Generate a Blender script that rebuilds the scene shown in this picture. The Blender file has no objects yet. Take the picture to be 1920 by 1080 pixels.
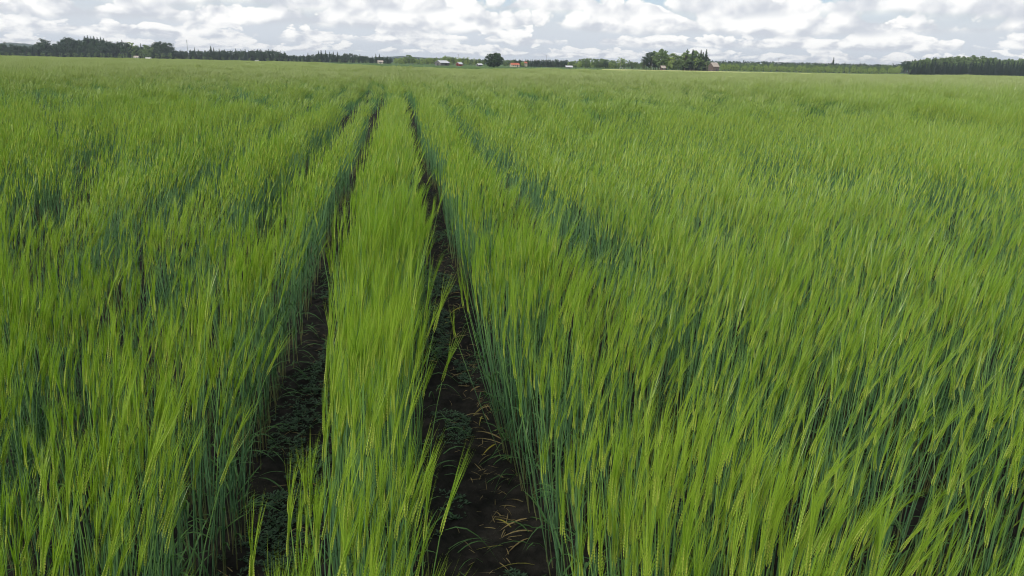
import bpy, math, random
import numpy as np
from mathutils import Matrix, Vector, Euler

R = math.radians
rng = np.random.default_rng(7)
random.seed(7)
scene = bpy.context.scene
C = scene.collection

# ------------------------------------------------------------------ camera
F_PX, W_PX, H_PX = 1423.0, 1920.0, 1080.0
CAM_H = 1.70
ROLL = R(1.15)
VPX, VPY = 738.0, 114.0
_Y = Vector(((VPX-W_PX/2)/F_PX, (H_PX/2-VPY)/F_PX, -1.0)).normalized()
_h = Vector((math.cos(ROLL), -math.sin(ROLL), 0))
_Z = _h.cross(_Y).normalized()
_X = _Y.cross(_Z).normalized()
CAM2W = Matrix((_X, _Y, _Z))                      # rows: world axes in camera space
cam_d = bpy.data.cameras.new('camera')
cam = bpy.data.objects.new('camera', cam_d); C.objects.link(cam)
cam_d.sensor_width = 36.0
cam_d.lens = 36.0*F_PX/W_PX
cam_d.clip_start = 0.05; cam_d.clip_end = 20000
cam.matrix_world = Matrix.Translation((0, 0, CAM_H)) @ CAM2W.to_4x4()
scene.camera = cam

# ------------------------------------------------------------------ light and view
SUN_AZ, SUN_EL = -145.0, 38.0                      # degrees clockwise from the row direction; behind, to the left
EXPOSURE = 0.22
sv = Vector((math.sin(R(SUN_AZ))*math.cos(R(SUN_EL)), math.cos(R(SUN_AZ))*math.cos(R(SUN_EL)), math.sin(R(SUN_EL))))
sun_d = bpy.data.lights.new('sun', 'SUN'); sun_d.energy = 2.9; sun_d.angle = R(7); sun_d.color = (1.0, 0.95, 0.86)
sun = bpy.data.objects.new('sun', sun_d); C.objects.link(sun)
sun.rotation_euler = sv.to_track_quat('Z', 'Y').to_euler()
scene.view_settings.view_transform = 'Standard'; scene.view_settings.look = 'None'
scene.view_settings.exposure = EXPOSURE; scene.view_settings.gamma = 1.0
scene.view_settings.use_curve_mapping = False
cy = scene.cycles
cy.max_bounces = 4; cy.diffuse_bounces = 3; cy.glossy_bounces = 1; cy.transmission_bounces = 3; cy.transparent_max_bounces = 4; cy.volume_bounces = 0
scene.render.filter_size = 1.1; cy.filter_width = 1.1; cy.use_denoising = True; cy.denoising_prefilter = 'ACCURATE'
cy.use_adaptive_sampling = True; cy.adaptive_threshold = 0.03; cy.caustics_reflective = False; cy.caustics_refractive = False

class NT:
    """tiny node helper"""
    def __init__(s, nt): s.nt = nt; s.n = nt.nodes; s.l = nt.links
    def new(s, t, **kw):
        n = s.n.new(t)
        for k, v in kw.items(): setattr(n, k, v)
        return n
    def put(s, sock, v):
        if isinstance(v, bpy.types.NodeSocket): s.l.new(v, sock)
        elif v is not None: sock.default_value = v
    def m(s, op, a, b=None, c=None, clamp=False):
        n = s.new('ShaderNodeMath', operation=op, use_clamp=clamp)
        s.put(n.inputs[0], a); s.put(n.inputs[1], b); s.put(n.inputs[2], c)
        return n.outputs[0]
    def ss(s, x, a, b):
        n = s.new('ShaderNodeMapRange', interpolation_type='SMOOTHSTEP')
        s.put(n.inputs[0], x); s.put(n.inputs[1], a); s.put(n.inputs[2], b); n.inputs[3].default_value = 0; n.inputs[4].default_value = 1
        return n.outputs[0]
    def comb(s, x, y, z):
        n = s.new('ShaderNodeCombineXYZ'); s.put(n.inputs[0], x); s.put(n.inputs[1], y); s.put(n.inputs[2], z); return n.outputs[0]
    def noise(s, vec, scale, detail=4, rough=0.5, lac=2.0):
        n = s.new('ShaderNodeTexNoise'); s.put(n.inputs['Vector'], vec)
        n.inputs['Scale'].default_value = scale; n.inputs['Detail'].default_value = detail
        n.inputs['Roughness'].default_value = rough; n.inputs['Lacunarity'].default_value = lac
        return n.outputs[0]
    def puff(s, vec, scale, octaves):
        """billows: round tops with sharp creases between them"""
        tot = None; w = 0.60
        for o in range(octaves):
            n = s.noise(vec, scale*2.1**o, 0.0)
            b = s.m('MULTIPLY', s.m('ABSOLUTE', s.m('SUBTRACT', n, 0.5)), 2.6*w)
            tot = b if tot is None else s.m('ADD', tot, b); w *= 0.48
        return tot
    def mix(s, f, a, b):
        n = s.new('ShaderNodeMix', data_type='RGBA'); s.put(n.inputs[0], f)
        for i, v in ((6, a), (7, b)):
            if isinstance(v, tuple): v = v + (1.0,) if len(v) == 3 else v
            s.put(n.inputs[i], v)
        return n.outputs[2]

SKY_SEED = 63.4
world = bpy.data.worlds.new('World'); scene.world = world; world.use_nodes = True
def build_world():
    t = NT(world.node_tree); t.n.clear()
    sky = t.new('ShaderNodeTexSky', sky_type='NISHITA'); sky.sun_disc = False
    sky.sun_elevation = R(SUN_EL); sky.sun_rotation = R(SUN_AZ); sky.air_density = 1.0; sky.dust_density = 1.5
    geo = t.new('ShaderNodeNewGeometry')
    sep = t.new('ShaderNodeSeparateXYZ')
    tc = t.new('ShaderNodeTexCoord'); t.l.new(tc.outputs['Generated'], sep.inputs[0])
    x, y, z = sep.outputs
    el = t.m('MULTIPLY', t.m('ARCSINE', z), 57.29578)
    el = t.m('MAXIMUM', el, 0.0)
    r = t.m('SQRT', t.m('ADD', t.m('MULTIPLY', x, x), t.m('ADD', t.m('MULTIPLY', y, y), 1e-5)))
    ax, ay = t.m('DIVIDE', x, r), t.m('DIVIDE', y, r)
    L = t.m('LOGARITHM', t.m('ADD', el, 1.6), math.e)         # stretched height: clouds shrink towards the horizon
    col = None
    bsky = t.new('ShaderNodeBackground'); bsky.inputs[1].default_value = 0.10
    t.l.new(sky.outputs[0], bsky.inputs[0])
    # hazy air low down between the clouds
    col = t.mix(t.ss(el, 2.5, 6.0), (0.62, 0.665, 0.72), (0.43, 0.61, 0.82))
    alpha = t.m('SUBTRACT', 1.0, t.ss(el, 1.5, 9.0))
    # layers of cumulus, far (low) to near (high); every layer has a flat base and billowing tops
    layers = [(0.45, 0.9, 34, .42), (1.2, 1.4, 24, .42), (2.1, 2.0, 16, .41), (3.2, 2.6, 11.5, .41), (4.7, 4.0, 9, .46),
              (8.5, 8.0, 7, .43), (20, 20, 3.5, .43), (42, 50, 1.8, .43)]
    for i, (b, th, k, thr) in enumerate(layers):
        off = i*7.31+SKY_SEED
        v = t.comb(t.m('MULTIPLY', ax, k), t.m('ADD', t.m('MULTIPLY', ay, k), off), t.m('MULTIPLY', L, k*0.12))
        shape = t.noise(v, 0.62, 1.0, 0.5)
        bil = t.puff(v, 1.25, 4)
        bump = t.m('ADD', t.m('MULTIPLY', shape, 0.78), t.m('MULTIPLY', bil, 0.22))
        wob = t.m('MULTIPLY', t.m('SUBTRACT', shape, 0.5), th*0.9)
        f = t.m('DIVIDE', t.m('SUBTRACT', t.m('ADD', el, wob), b), th)
        prof = t.m('ADD', t.m('MULTIPLY', f, 0.20), thr-0.10-0.02)      # higher up needs more density
        dens = t.m('SUBTRACT', bump, prof)
        a = t.m('MULTIPLY', t.ss(dens, 0.0, 0.026), t.ss(f, -0.08, 0.20))
        # relief: noise compared with the noise a step towards the light, above and to one side
        v2 = t.comb(t.m('MULTIPLY', t.m('ADD', ax, -0.010*26/k), k), t.m('ADD', t.m('MULTIPLY', ay, k), off), t.m('ADD', t.m('MULTIPLY', L, k*0.12), 0.26))
        bil2 = t.puff(v2, 1.25, 3)
        relief = t.m('MULTIPLY', t.m('SUBTRACT', bil, bil2), 1.5)
        lit = t.m('ADD', t.m('MULTIPLY', f, 0.80), t.m('ADD', relief, 0.30))
        lit = t.ss(lit, 0.0, 1.0)
        cc = t.mix(lit, (0.58, 0.61, 0.665), (1.0, 0.99, 0.965))
        col = t.mix(t.m('MULTIPLY', a, 0.96), col, cc)
        alpha = t.m('MAXIMUM', alpha, a)
    bcl = t.new('ShaderNodeBackground'); bcl.inputs[1].default_value = 1.0
    t.l.new(col, bcl.inputs[0])
    mx = t.new('ShaderNodeMixShader'); t.l.new(alpha, mx.inputs[0]); t.l.new(bsky.outputs[0], mx.inputs[1]); t.l.new(bcl.outputs[0], mx.inputs[2])
    out = t.new('ShaderNodeOutputWorld'); t.l.new(mx.outputs[0], out.inputs[0])
build_world()
world.cycles.sampling_method = 'NONE'

# ------------------------------------------------------------------ helpers
def pix_dir(px, py):
    return CAM2W @ Vector(((px-W_PX/2)/F_PX, (H_PX/2-py)/F_PX, -1.0))
def horizon_y(px): return VPY + (px-VPX)*math.tan(ROLL)
def sstep(a, b, x):
    t = np.clip((x-a)/(b-a), 0, 1); return t*t*(3-2*t)
def terrain(x, y):
    return float(-2.0*sstep(240.0, 560.0, np.hypot(x, y)))
def spot(px, D):
    """ground point seen in the direction of column px, D metres ahead"""
    d = pix_dir(px, horizon_y(px)); s = D/d.y
    return Vector((d.x*s, D, terrain(d.x*s, D)))
def height_at(px, top, D):
    d = pix_dir(px, top); p = spot(px, D)
    return CAM_H + D*d.z/d.y - p.z

FAR = 1.2                                          # one factor on the distance of everything beyond the field
def tag(o, label=None, cat=None, group=None, kind=None):
    if label: o['label'] = label
    if cat: o['category'] = cat
    if group: o['group'] = group
    if kind: o['kind'] = kind
    return o
def empty(name, loc=(0, 0, 0), rz=0):
    o = bpy.data.objects.new(name, None); C.objects.link(o); o.location = loc; o.rotation_euler = (0, 0, rz)
    o.empty_display_size = 0.2
    return o
class MB:
    """mesh builder with per-face material index"""
    def __init__(s): s.v = []; s.f = []; s.mi = []
    def add(s, vs, fs, mi=0):
        b = len(s.v); s.v.extend([tuple(p) for p in vs]); s.f.extend([tuple(i+b for i in f) for f in fs]); s.mi.extend([mi]*len(fs))
    def merge(s, o, M=None, mi=None):
        b = len(s.v)
        s.v.extend([tuple(M @ Vector(p)) for p in o.v] if M is not None else o.v)
        s.f.extend([tuple(i+b for i in f) for f in o.f]); s.mi.extend(o.mi if mi is None else [mi]*len(o.f))
    def box(s, c, d, mi=0, rz=0):
        cx, cy, cz = c; dx, dy, dz = d[0]/2, d[1]/2, d[2]/2
        ca, sa = math.cos(rz), math.sin(rz)
        vs = [(cx+ca*x-sa*y, cy+sa*x+ca*y, cz+z) for x in (-dx, dx) for y in (-dy, dy) for z in (-dz, dz)]
        s.add(vs, [(0, 1, 3, 2), (4, 6, 7, 5), (0, 4, 5, 1), (2, 3, 7, 6), (0, 2, 6, 4), (1, 5, 7, 3)], mi)
    def tube(s, pts, rad, n=5, mi=0, cap=True):
        pts = [Vector(p) for p in pts]; vs = []; fs = []
        for i, p in enumerate(pts):
            d = (pts[min(i+1, len(pts)-1)]-pts[max(i-1, 0)]).normalized()
            a = d.orthogonal().normalized(); b = d.cross(a)
            for k in range(n):
                an = 2*math.pi*k/n; vs.append(p+(a*math.cos(an)+b*math.sin(an))*rad[i])
        for i in range(len(pts)-1):
            for k in range(n):
                fs.append((i*n+k, i*n+(k+1) % n, (i+1)*n+(k+1) % n, (i+1)*n+k))
        if cap: fs.append(tuple(range(n))[::-1]); fs.append(tuple((len(pts)-1)*n+k for k in range(n)))
        s.add(vs, fs, mi)
    def ribbon(s, pts, wid, side, mi=0, tip=True):
        """flat tapering strip through pts"""
        vs = []; fs = []; n = len(pts)
        for i in range(n):
            p = Vector(pts[i]); w = wid[i]/2
            if tip and i == n-1: vs.append(p)
            else: vs += [p-side*w, p+side*w]
        for i in range(n-1):
            if tip and i == n-2: fs.append((2*i, 2*i+1, 2*i+2))
            else: fs.append((2*i, 2*i+1, 2*i+3, 2*i+2))
        s.add(vs, fs, mi)
    def mesh(s, name, mats, smooth=False):
        me = bpy.data.meshes.new(name); me.from_pydata(s.v, [], s.f)
        for m in mats: me.materials.append(m)
        if len(mats) > 1: me.polygons.foreach_set('material_index', s.mi)
        if smooth: me.polygons.foreach_set('use_smooth', [True]*len(s.f))
        me.update(); return me
    def obj(s, name, mats, parent=None, smooth=False):
        if not isinstance(mats, (list, tuple)): mats = [mats]
        o = bpy.data.objects.new(name, s.mesh(name, mats, smooth)); C.objects.link(o)
        if parent is not None: o.parent = parent
        return o

def vnoise(x, y, seed=0):
    """2-D value noise in 0..1"""
    x = np.asarray(x, float); y = np.asarray(y, float)
    xi = np.floor(x).astype(np.int64); yi = np.floor(y).astype(np.int64); fx = x-xi; fy = y-yi
    fx = fx*fx*(3-2*fx); fy = fy*fy*(3-2*fy)
    def h(a, b):
        n = (a*374761393 + b*668265263 + seed*974634777) & 0x7fffffff
        n = ((n ^ (n >> 13))*1274126177) & 0x7fffffff
        return ((n ^ (n >> 16)) & 0xffff)/65535.0
    return (h(xi, yi)*(1-fx)+h(xi+1, yi)*fx)*(1-fy)+(h(xi, yi+1)*(1-fx)+h(xi+1, yi+1)*fx)*fy

# ------------------------------------------------------------------ materials
def material(name): 
    m = bpy.data.materials.new(name); m.use_nodes = True; m.node_tree.nodes.clear(); return m, NT(m.node_tree)
def leafy(name, c0, c1, trans=0.3, rough=0.5, spec=0.3, scale=0.9, c2=None, far_sheen=None, grad=None):
    """plant tissue: colour drifts over the field and from plant to plant, some light passes through"""
    m, t = material(name)
    oi = t.new('ShaderNodeObjectInfo'); g = t.new('ShaderNodeNewGeometry')
    n = t.noise(g.outputs['Position'], scale, 3, 0.6)
    f = t.m('ADD', t.m('MULTIPLY', t.m('SUBTRACT', n, 0.5), 1.6), t.m('ADD', t.m('MULTIPLY', t.m('SUBTRACT', oi.outputs['Random'], 0.5), 0.7), 0.5), clamp=True)
    col = t.mix(f, c0, c1)
    if far_sheen:                                           # paleness of sheen and haze with distance, painted into the colour
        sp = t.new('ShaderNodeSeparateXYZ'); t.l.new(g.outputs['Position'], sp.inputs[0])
        col = t.mix(t.m('MULTIPLY', t.ss(sp.outputs[1], 2.5, 48.0), 0.92), col, far_sheen)
    if grad:                                           # brownish foot, blue-green middle, fresh green towards the ear
        tc = t.new('ShaderNodeTexCoord'); so = t.new('ShaderNodeSeparateXYZ'); t.l.new(tc.outputs['Object'], so.inputs[0])
        col = t.mix(t.m('SUBTRACT', 1.0, t.ss(so.outputs[2], .02, .22)), col, grad[0])
        col = t.mix(t.ss(so.outputs[2], .42, .72), col, grad[1])
    if c2:
        ri = g.outputs['Random Per Island']
        col = t.mix(t.ss(ri, 0.72, 1.0), col, c2)
    p = t.new('ShaderNodeBsdfPrincipled'); t.l.new(col, p.inputs['Base Color'])
    p.inputs['Roughness'].default_value = rough; p.inputs['Specular IOR Level'].default_value = spec
    tr = t.new('ShaderNodeBsdfTranslucent')
    hs = t.new('ShaderNodeHueSaturation'); hs.inputs['Saturation'].default_value = 1.15; hs.inputs['Value'].default_value = 1.1
    t.l.new(col, hs.inputs['Color']); t.l.new(hs.outputs[0], tr.inputs[0])
    mx = t.new('ShaderNodeMixShader'); mx.inputs[0].default_value = trans
    t.l.new(p.outputs[0], mx.inputs[1]); t.l.new(tr.outputs[0], mx.inputs[2])
    o = t.new('ShaderNodeOutputMaterial'); t.l.new(mx.outputs[0], o.inputs[0])
    return m
def plain(name, c0, c1, scale=1.0, rough=0.8, spec=0.2, bump=0.0, metallic=0.0, stretch=(1, 1, 1), detail=5):
    m, t = material(name)
    g = t.new('ShaderNodeNewGeometry'); mp = t.new('ShaderNodeMapping'); t.l.new(g.outputs['Position'], mp.inputs[0]); mp.inputs['Scale'].default_value = stretch
    n = t.noise(mp.outputs[0], scale, detail, 0.6)
    col = t.mix(t.ss(n, 0.3, 0.7), c0, c1)
    p = t.new('ShaderNodeBsdfPrincipled'); t.l.new(col, p.inputs['Base Color'])
    p.inputs['Roughness'].default_value = rough; p.inputs['Specular IOR Level'].default_value = spec; p.inputs['Metallic'].default_value = metallic
    if bump:
        b = t.new('ShaderNodeBump'); b.inputs['Strength'].default_value = bump; b.inputs['Distance'].default_value = 0.02
        t.l.new(n, b.inputs['Height']); t.l.new(b.outputs[0], p.inputs['Normal'])
    o = t.new('ShaderNodeOutputMaterial'); t.l.new(p.outputs[0], o.inputs[0])
    return m
M_AWN = leafy('awn', (0.180, 0.325, 0.030), (0.295, 0.425, 0.055), 0.42, 0.36, 0.7, 0.55, far_sheen=(0.36, 0.425, 0.175))
M_EAR = leafy('ear', (0.23, 0.34, 0.04), (0.33, 0.42, 0.065), 0.25, 0.5, 0.35, 0.8, c2=(0.37, 0.43, 0.075))
M_STEM = leafy('stem', (0.062, 0.150, 0.070), (0.098, 0.205, 0.088), 0.15, 0.5, 0.35, 0.8, grad=((0.14, 0.15, 0.06), (0.145, 0.275, 0.065)))
M_LEAF = leafy('leaf', (0.055, 0.135, 0.040), (0.085, 0.18, 0.045), 0.35, 0.5, 0.35, 1.2)
M_LIG = leafy('ligule', (0.25, 0.33, 0.16), (0.35, 0.42, 0.22), 0.3, 0.5, 0.3)
M_SOIL = plain('soil', (0.009, 0.009, 0.008), (0.024, 0.022, 0.019), 14, 0.95, 0.1, 0.6)
M_GRASS = plain('pasture_grass', (0.055, 0.105, 0.028), (0.085, 0.145, 0.035), 0.03, 0.9, 0.1, stretch=(1, 0.25, 1))
M_SUNLIT_MEADOW = plain('sunlit_meadow', (0.40, 0.42, 0.15), (0.50, 0.50, 0.20), 0.02, 0.9, 0.1)  # sunshine on the distant strip is put into this pale colour
M_GRAVEL = plain('gravel', (0.26, 0.25, 0.22), (0.36, 0.34, 0.30), 0.3, 0.95, 0.1)

# ------------------------------------------------------------------ ground
def ground_sheet():
    na = 144; rad = [0, 40, 80, 120, 160, 200, 230, 260, 300, 340, 380, 420, 460, 510, 560, 700, 1000, 1500, 2200, 3200, 5000, 9000]
    vs = [(0, 0, -0.08)]; fs = []
    for r in rad[1:]:
        for k in range(na):
            a = 2*math.pi*k/na; vs.append((r*math.sin(a), r*math.cos(a), terrain(0, r)-0.08))
    for k in range(na): fs.append((0, 1+(k+1) % na, 1+k))
    for i in range(len(rad)-2):
        for k in range(na):
            a, b = 1+i*na+k, 1+i*na+(k+1) % na
            fs.append((a, b, b+na, a+na))
    m = MB(); m.add(vs, fs); o = m.obj('ground', M_GRASS, smooth=True); tag(o, 'dark green pasture ground reaching to the woods', None, None, 'structure')
ground_sheet()
def edge_points():
    pts = []
    for px, y in ((-160, 101.0), (0, 104.8), (240, 109.5), (480, 114.9), (640, 119.6), (760, 123.6), (860, 127.2), (960, 129.6), (1220, 134.2), (1440, 138.8), (1680, 141.8), (1920, 144.8), (2080, 147.2)):
        D = (CAM_H-0.86)*F_PX/(y-horizon_y(px)); D = min(D, 235)
        p = spot(px, D); pts.append((p.x, p.y))
    return pts
EDGE = edge_points()
_ex = np.array([math.atan2(p[0], p[1]) for p in EDGE]); _er = np.array([math.hypot(*p) for p in EDGE])
def field_radius(x, y): return np.interp(np.arctan2(x, y), _ex, _er)
def field_soil():
    m = MB(); vs = [(0, -6, -0.04)] + [(-60, -6, -0.04)] + [(x, y, -0.04) for x, y in EDGE] + [(60, -6, -0.04)]
    fs = [(0, i+1, i) for i in range(1, len(vs)-1)]
    m.add(vs, fs); o = m.obj('field_soil', M_SOIL); tag(o, 'dark soil under the barley crop', None, None, 'structure')
field_soil()

TRACKS = ((-0.445, 0.140), (0.315, 0.150))            # wheel tracks: centre, half width
def track_soil():
    """crumbly soil of the two wheel tracks and around, real relief"""
    xs = np.concatenate([np.linspace(-1.3, -0.75, 12), np.arange(-0.74, 0.70, 0.02), np.linspace(0.71, 1.3, 12)])
    ys = np.concatenate([np.arange(0.2, 6, 0.022), np.arange(6, 40, 0.25)])
    X, Y = np.meshgrid(xs, ys)
    Z = 0.0*X
    for k, (s, a) in enumerate(((3, .03), (9, .028), (24, .022), (55, .012))): Z += (vnoise(X*s, Y*s, 11+k)-.5)*a
    for c, w in TRACKS: Z -= 0.025*np.exp(-((X-c)/(w*0.8))**2)
    Z += 0.0
    n, mth = X.shape
    v = np.stack([X, Y, Z], -1).reshape(-1, 3)
    i = np.arange(n*mth).reshape(n, mth)
    f = np.stack([i[:-1, :-1], i[:-1, 1:], i[1:, 1:], i[1:, :-1]], -1).reshape(-1, 4)
    me = bpy.data.meshes.new('track_soil'); me.from_pydata(v.tolist(), [], f.tolist()); me.materials.append(M_SOIL)
    me.polygons.foreach_set('use_smooth', [True]*len(f)); me.update()
    o = bpy.data.objects.new('track_soil', me); C.objects.link(o); tag(o, 'dark crumbly soil of the two wheel tracks', None, None, 'structure')
track_soil()
def patch(name, mat, pxs, near, far, label, dz=0.12):
    m = MB(); vs = []; fs = []
    for px in pxs:
        for D in (near, (near+far)/2, far):
            p = spot(px, D); vs.append((p.x, p.y, p.z+dz))
    for i in range(len(pxs)-1):
        for k in range(2): fs.append((3*i+k, 3*i+3+k, 3*i+4+k, 3*i+1+k))
    m.add(vs, fs); o = m.obj(name, mat); tag(o, label, None, None, 'structure')
patch('meadow', M_SUNLIT_MEADOW, range(1130, 1720, 30), 450, 720, 'pale meadow with painted-in sunlight in front of the grove and the young trees')
patch('road', M_GRAVEL, range(-140, 560, 50), 620, 655, 'pale gravel road along the foot of the dark wood', 0.15)

# ------------------------------------------------------------------ barley
def stalk(seed, H, lean, lod):
    """one barley tiller along +z bending to +x. Returns MBs: stem, ear, awns, leaves"""
    r = random.Random(seed)
    dy = r.uniform(-.03, .03)
    def P(z):
        t = z/H; return Vector((lean*t**2.4, dy*t**2, z-0.25*lean*lean*t**3))
    stem, ear, awn, lvs = MB(), MB(), MB(), []
    if lod == 0:
        zs = [0, .25*H, .5*H, .75*H, .9*H, H]
        stem.tube([P(z) for z in zs], [.0020, .0019, .0019, .0016, .0012, .0010], 4, 0, False)
    elif lod == 1:
        stem.tube([P(0), P(.5*H), P(.85*H), P(H)], [.0022, .0020, .0017, .0012], 3, 0, False)
    else:
        side = Vector((1, r.uniform(-.4, .4), 0)).normalized()
        stem.ribbon([P(.30*H), P(.7*H), P(H)], [.005, .005, .004], side, 0, False)
    top = P(H); tan = (P(H)-P(H*.93)).normalized(); tan = (tan + Vector((.25*lean+.05, 0, 0))).normalized()
    th = r.uniform(0, math.pi)
    o1 = tan.orthogonal().normalized(); o2 = tan.cross(o1)
    s = (o1*math.cos(th)+o2*math.sin(th)); q = tan.cross(s)
    EL = r.uniform(.052, .088); fan = r.choice((.7, .9, 1.1, 1.5)); bend = Vector((r.uniform(.0, .16), r.uniform(-.03, .03), -.02))
    def E(u): return top + tan*(EL*u) + bend*(EL*u*u*0.5)
    ng = 11 if lod == 0 else 0
    if lod == 0:
        for i in range(ng):
            for sd in (-1, 1):
                u = (i+(0.5 if sd > 0 else 0))/ng
                w = .0034*(1-.45*u)*(.55+.45*min(1, u/.25))
                c = E(u)+s*sd*w*0.75; d = (tan+s*sd*.20).normalized(); l = .0105*(1-.3*u)
                vs = [c, c+d*l*.45+s*sd*w*.85, c+d*l*.45+q*w*.75, c+d*l*.4-s*sd*w*.5, c+d*l*.45-q*w*.75, c+d*l]
                ear.add(vs, [(0, 1, 2), (0, 2, 3), (0, 3, 4), (0, 4, 1), (5, 2, 1), (5, 3, 2), (5, 4, 3), (5, 1, 4)], 0)
    else:
        w = .0052 if lod == 1 else .007
        if lod == 1: ear.tube([E(0), E(.35), E(.8), E(1.05)], [.002, w, w*.8, .001], 4, 0, False)
        else: ear.ribbon([E(0), E(.4), E(1.1)], [.004, 2*w, .003], s, 0, True)
    na = {0: 20, 1: 12, 2: 6}[lod]; wa = {0: .00118, 1: .0019, 2: .0044}[lod]
    for i in range(na):
        u = (i+.5)/na; b = E(.12+u*.85)
        sd = 1 if i % 2 else -1
        sp = s*sd*fan*r.uniform(.01, .13)*(.55+.6*u)+q*r.uniform(-.07, .07)*(.5+.6*u)
        d = (tan+bend*.6+sp).normalized(); l = r.uniform(.125, .19)*(1.0-.10*u)
        cur = Vector((r.uniform(.0, .10), r.uniform(-.03, .03), -.03))
        ts = (0, .4, 1) if lod < 2 else (0, .5, 1)
        pts = [b+d*l*t+cur*l*t*t for t in ts]
        an = r.uniform(0, math.pi); side = (s*math.cos(an)+q*math.sin(an))
        awn.ribbon(pts, [wa, wa*.85, wa*.2], side, 0, True)
    nl = {0: r.choice((1, 2, 2)), 1: 1, 2: 0}[lod]
    for k in range(nl):
        z = H*(r.uniform(.18, .42) if k == 0 else r.uniform(.45, .62) if k == 1 else r.uniform(.66, .84))
        b = P(z); a = r.uniform(0, 2*math.pi); out = Vector((math.cos(a), math.sin(a), 0)); sdv = Vector((-out.y, out.x, 0))
        l = r.uniform(.09, .17)
        up = r.uniform(1.4, 2.4); dr = r.uniform(.3, 1.8)
        pts = [b+out*l*t*.75+Vector((0, 0, l*(up*t-dr*t*t)*.6)) for t in ((0, .3, .6, .85, 1) if lod == 0 else (0, .5, 1))]
        wl = r.uniform(.005, .008)*(1.0 if k < 2 else .7)
        lf = MB(); lf.ribbon(pts, [wl*.8, wl, wl*.85, wl*.5, 0] if lod == 0 else [wl, wl, 0], sdv, 0, True)
        if lod == 0:      # pale ligule at the leaf base
            lf.ribbon([b+out*.002, b+out*.006+Vector((0, 0, .005))], [.0045, .003], sdv, 1, True)
        lvs.append(lf)
    return stem, ear, awn, lvs
MATS5 = [M_STEM, M_EAR, M_AWN, M_LEAF, M_LIG]
def join_parts(parts, into=None, M=None):
    out = into or MB(); stem, ear, awn, lvs = parts
    out.merge(stem, M, 0); out.merge(ear, M, 1); out.merge(awn, M, 2)
    for l in lvs:
        b = len(out.mi); out.merge(l, M); out.mi[b:] = [3+i for i in l.mi]
    return out
NV = 20
NEAR_PARTS = []; PROTO = []; HEIGHTS = []; LEANS = []
def proto(name, mb):
    o = bpy.data.objects.new(name, mb.mesh(name, MATS5)); PROTO.append(o); return o
def make_protos():
    for k in range(NV):
        rr = random.Random(100+k)
        H = rr.uniform(.62, .80); lean = rr.choice([-.02, -.01, 0, .01, .02, .03, .04, .06, .09])
        HEIGHTS.append(H); LEANS.append(lean); NEAR_PARTS.append(stalk(200+k, H, lean, 0))
        proto('barley_near', join_parts(NEAR_PARTS[-1]))
    for k in range(NV):
        rr = random.Random(100+k)
        H = rr.uniform(.62, .80); lean = rr.choice([-.02, -.01, 0, .01, .02, .03, .04, .06, .09])
        proto('barley_middle', join_parts(stalk(200+k, H, lean, 1)))
    for size, n in ((0.17, 26), (0.9, 420)):         # tufts for the middle distance and the far field
        for k in range(5):
            rr = random.Random(500+k+n); mb = MB()
            base = rr.uniform(.02, .08)
            for i in range(n):
                a = rr.uniform(0, 2*math.pi); d = size*math.sqrt(rr.random())
                x, y = d*math.cos(a), d*math.sin(a)
                H = rr.gauss(.72, .05); ln = max(.02, base+rr.gauss(0, .05))
                M = Matrix.Translation((x, y, 0)) @ Matrix.Rotation(rr.gauss(0, .45), 4, 'Z')
                join_parts(stalk(rr.randrange(10**6), H, ln, 2), mb, M)
            proto('barley_tuft', mb)
make_protos()

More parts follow.
